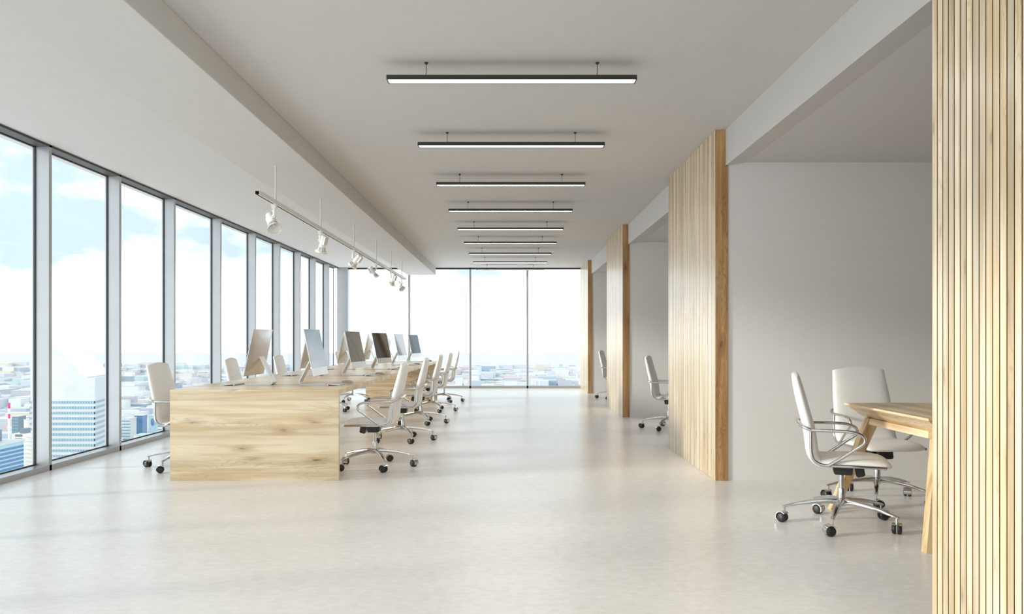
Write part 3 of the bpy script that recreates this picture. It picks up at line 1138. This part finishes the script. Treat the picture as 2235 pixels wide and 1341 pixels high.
for y, d, lab in SP:
    make_spot('track_spotlight', TX, y, d, lab)

# ================================================================== CITY OUTSIDE
GZ = -150.0
bm = bmesh.new()
add_box(bm, -7000, 5000, 250, 9000, GZ - 1, GZ)
tag(finish('terrain', bm, M['ground']), 'pale ground of the city far below', 'ground', kind='structure')

def wx(px, Y):
    return (px - 1112) * Y / 1738.0
def wz(py, Y):
    return EYE - (py - 742.4) * Y / 1738.0

# wedge-topped tower
Y0 = 600.0
tw = empty('office_tower', (wx(140, Y0), Y0, GZ))
tag(tw, 'tall white tower with slanted roof and dark window bands, outside the second left pane', 'building')
ox, oz = tw.location.x, GZ
L_, SH = 60.0, -13.0
prof = [(wx(66, Y0), GZ), (wx(207, Y0), GZ), (wx(207, Y0), wz(825, Y0)), (wx(190, Y0), wz(825, Y0)), (wx(82, Y0), wz(715, Y0)), (wx(66, Y0), wz(715, Y0))]
bm = bmesh.new()
add_loft(bm, [[Vector((x - ox, 0, z - oz)) for x, z in prof], [Vector((x - ox + SH, L_, z - oz)) for x, z in prof]])
finish('wall', bm, M['tower_white'], tw)
bm = bmesh.new()
rf = [(wx(82, Y0) - ox, wz(715, Y0) - oz), (wx(190, Y0) - ox, wz(825, Y0) - oz)]
rp_ = [Vector((rf[0][0], -0.4, rf[0][1])), Vector((rf[1][0], -0.4, rf[1][1])), Vector((rf[1][0] + 0.6, -0.4, rf[1][1] + 0.6)), Vector((rf[0][0] + 0.6, -0.4, rf[0][1] + 0.6))]
add_loft(bm, [rp_, [p + Vector((SH, L_ + 0.4, 0)) for p in rp_]])
finish('roof', bm, M['roof_lit'], tw)
xr = wx(207, Y0) - ox
xl = wx(66, Y0) - ox
for k in range(20):
    z = wz(878.6 + 11.72 * k, Y0) - oz
    if z < 3:
        break
    bm = bmesh.new()
    add_box(bm, xl - 0.3, xr + 0.3, -0.35, 0.4, z - 0.85, z + 0.85)
    q = [Vector((xr + 0.35, -0.35, 0)), Vector((xr + 0.35 + SH, L_, 0)), Vector((xr - 0.4 + SH, L_, 0)), Vector((xr - 0.4, -0.35, 0))]
    add_loft(bm, [[p + Vector((0, 0, z - 0.85)) for p in q], [p + Vector((0, 0, z + 0.85)) for p in q]])
    finish('window_band', bm, M['tower_glass'], tw)
    bm = bmesh.new()
    for j in range(24):
        x = xl + (xr - xl) * (j + 0.5) / 24
        add_box(bm, x - 0.16, x + 0.16, -0.5, -0.3, z - 0.85, z + 0.85)
    tag(finish('window_bars', bm, M['tower_white'], tw), kind='stuff')

# low blue office block at the frame's left edge
b1 = empty('office_block', (-325, 465, GZ))
tag(b1, 'blue glazed office block with banded windows, low at the left edge outside the first pane', 'building')
zr = wz(963, 500) - GZ
box('wall', -24, 20, -45, 35, 0, zr, M['pale_teal'], b1)
box('roof_parapet', -24.5, 20.6, -45.5, 35.5, zr, zr + 1.2, M['tower_white'], b1)
box('plant_room', -14, 12, -10, 26, zr + 1.2, zr + 8.2, M['slate'], b1)
for k in range(24):
    z = zr - 3.0 - 2.45 * k
    if z < 2:
        break
    box('window_band', 19.6, 20.25, -44.5, 34.5, z - 0.75, z + 0.75, M['blue_glass'], b1)

# slim apartment tower with balconies
b2 = empty('apartment_tower', (-322, 522, GZ))
tag(b2, 'slim cream apartment tower with stacked balconies beside the blue office block', 'building')
zr = wz(947, 522) - GZ
box('wall', -3.5, 8.0, -1.5, 12, 0, zr, M['cream'], b2)
box('stair_head', 1.0, 4.5, 0, 6, zr, zr + 3.2, M['slate'], b2)
for k in range(34):
    z = zr - 2.0 - 2.6 * k
    if z < 2:
        break
    box('balcony', 5.0, 9.2, -2.6, 5.0, z, z + 0.9, M['chimney_white'], b2)
    box('window_band', -1.0, 3.4, -1.75, -1.4, z + 0.2, z + 1.7, M['slate'], b2)

# striped chimney
b3 = empty('striped_chimney', (wx(20, 900), 900, GZ))
tag(b3, 'thin white chimney with two red bands, outside the first left pane', 'chimney')
hh = wz(880, 900) - GZ
for a, b_, mk, nm in ((0, hh - 17.6, 'chimney_white', 'shaft'), (hh - 17.6, hh - 12.4, 'pink', 'red_band'), (hh - 12.4, hh - 6.2, 'chimney_white', 'shaft'), (hh - 6.2, hh, 'pink', 'red_band')):
    bm = bmesh.new()
    add_lathe(bm, [(0, a), (1.25, a), (1.2, b_), (0, b_)], 16)
    finish(nm, bm, M[mk], b3, smooth=True)

# a few distinct mid-distance blocks
def block(px0, px1, py, Y, dep, mk, label, roof='tower_white', bands=0):
    x0, x1 = wx(px0, Y), wx(px1, Y)
    o = empty('city_building', ((x0 + x1) / 2, Y, GZ))
    tag(o, label, 'building')
    hw_ = (x1 - x0) / 2
    z = wz(py, Y) - GZ
    box('wall', -hw_, hw_, 0, dep, 0, z, M[mk], o)
    box('roof', -hw_ - 0.4, hw_ + 0.4, -0.4, dep + 0.4, z, z + 1.0, M[roof], o)
    for k in range(bands):
        zz = z - 3 - 4.0 * k
        if zz > 2:
            box('window_band', -hw_ - 0.1, hw_ + 0.1, -0.2, 0.2, zz - 0.9, zz + 0.9, M['tower_glass'], o)
    return o
block(293, 311, 908, 1080, 14, 'blue_glass', 'square blue glass building in the hazy city outside the third left pane')
o = block(324, 341, 908, 1120, 14, 'pale_teal', 'pale block with a blue oval on its front, outside the third left pane')
bm = bmesh.new()
add_lathe(bm, [(0, -0.3), (1.0, -0.3), (1.0, 0.3), (0, 0.3)], 24, Matrix.Translation((0, -0.3, wz(922, 1120) - GZ)) @ Matrix.Diagonal((2.0, 1.0, 5.0, 1.0)) @ Matrix.Rotation(R(90), 4, 'X'))
finish('oval_sign', bm, M['blue_glass'], o, smooth=True)
block(292, 322, 952, 960, 20, 'cream', 'low building with a teal roof at the foot of the third left pane', roof='pale_teal')
block(266, 284, 915, 1050, 18, 'tower_white', 'white mid rise block beside the second mullion outside the third pane', bands=10)
block(344, 356, 926, 1000, 14, 'cream', 'cream mid rise block near the left chair outside the third pane', bands=8)
block(26, 40, 910, 1000, 16, 'slate', 'small slate coloured block right of the striped chimney', bands=6)
block(52, 60, 918, 980, 12, 'cream', 'small cream block between the chimney and the white tower')

# sprawl of low houses: nobody could count them
rnd = random.Random(11)
KEEP = [(o_.location.x, o_.location.y) for o_ in C.objects if o_.get('category') in ('building', 'chimney')]
bm = bmesh.new()
cl = bm.loops.layers.float_color.new('Col')
pal = [lin(248, 246, 244)] * 9 + [lin(228, 232, 240)] * 6 + [lin(240, 230, 228)] * 3 + [lin(204, 214, 226)] * 3 + [lin(216, 212, 220), lin(176, 198, 216), lin(240, 232, 212), lin(204, 228, 230), lin(232, 206, 212)]
for k in range(5200):
    Y = 800 * (4300 / 800.0) ** rnd.random()
    px = rnd.uniform(-80, 1330)
    if px > 420 and Y < 2100:
        continue
    X = wx(px, Y)
    sx_, sy_ = rnd.uniform(5, 16) * (1 + Y / 2500), rnd.uniform(5, 16) * (1 + Y / 2500)
    h = rnd.uniform(4, 15) if rnd.random() < 0.85 else rnd.uniform(15, 34)
    col = tuple(c_ * 0.80 for c_ in rnd.choice(pal)[:3]) + (1,)
    if any(abs(X - bx) < sx_ + 14 and -sy_ - 5 < Y - by < sy_ + 65 for bx, by in KEEP):
        continue
    n0 = len(bm.faces)
    v = add_box(bm, X - sx_, X + sx_, Y - sy_, Y + sy_, GZ, GZ + h)
    bm.faces.ensure_lookup_table()
    rc = tuple(c_ * 0.74 for c_ in rnd.choice(pal)[:3]) + (1,)
    for fi in range(n0, n0 + 6):
        f = bm.faces[fi]
        for lp in f.loops:
            lp[cl] = rc if fi == n0 + 5 else col
m = mat('pale_city_houses', (0.7, 0.7, 0.7, 1), 0.8)
at = m.node_tree.nodes.new('ShaderNodeVertexColor')
at.layer_name = 'Col'
m.node_tree.links.new(at.outputs[0], m.node_tree.nodes['Principled BSDF'].inputs['Base Color'])
o = finish('city_sprawl', bm, m)
tag(o, 'pale hazy sprawl of low city houses seen far below through the windows', 'city', kind='stuff')
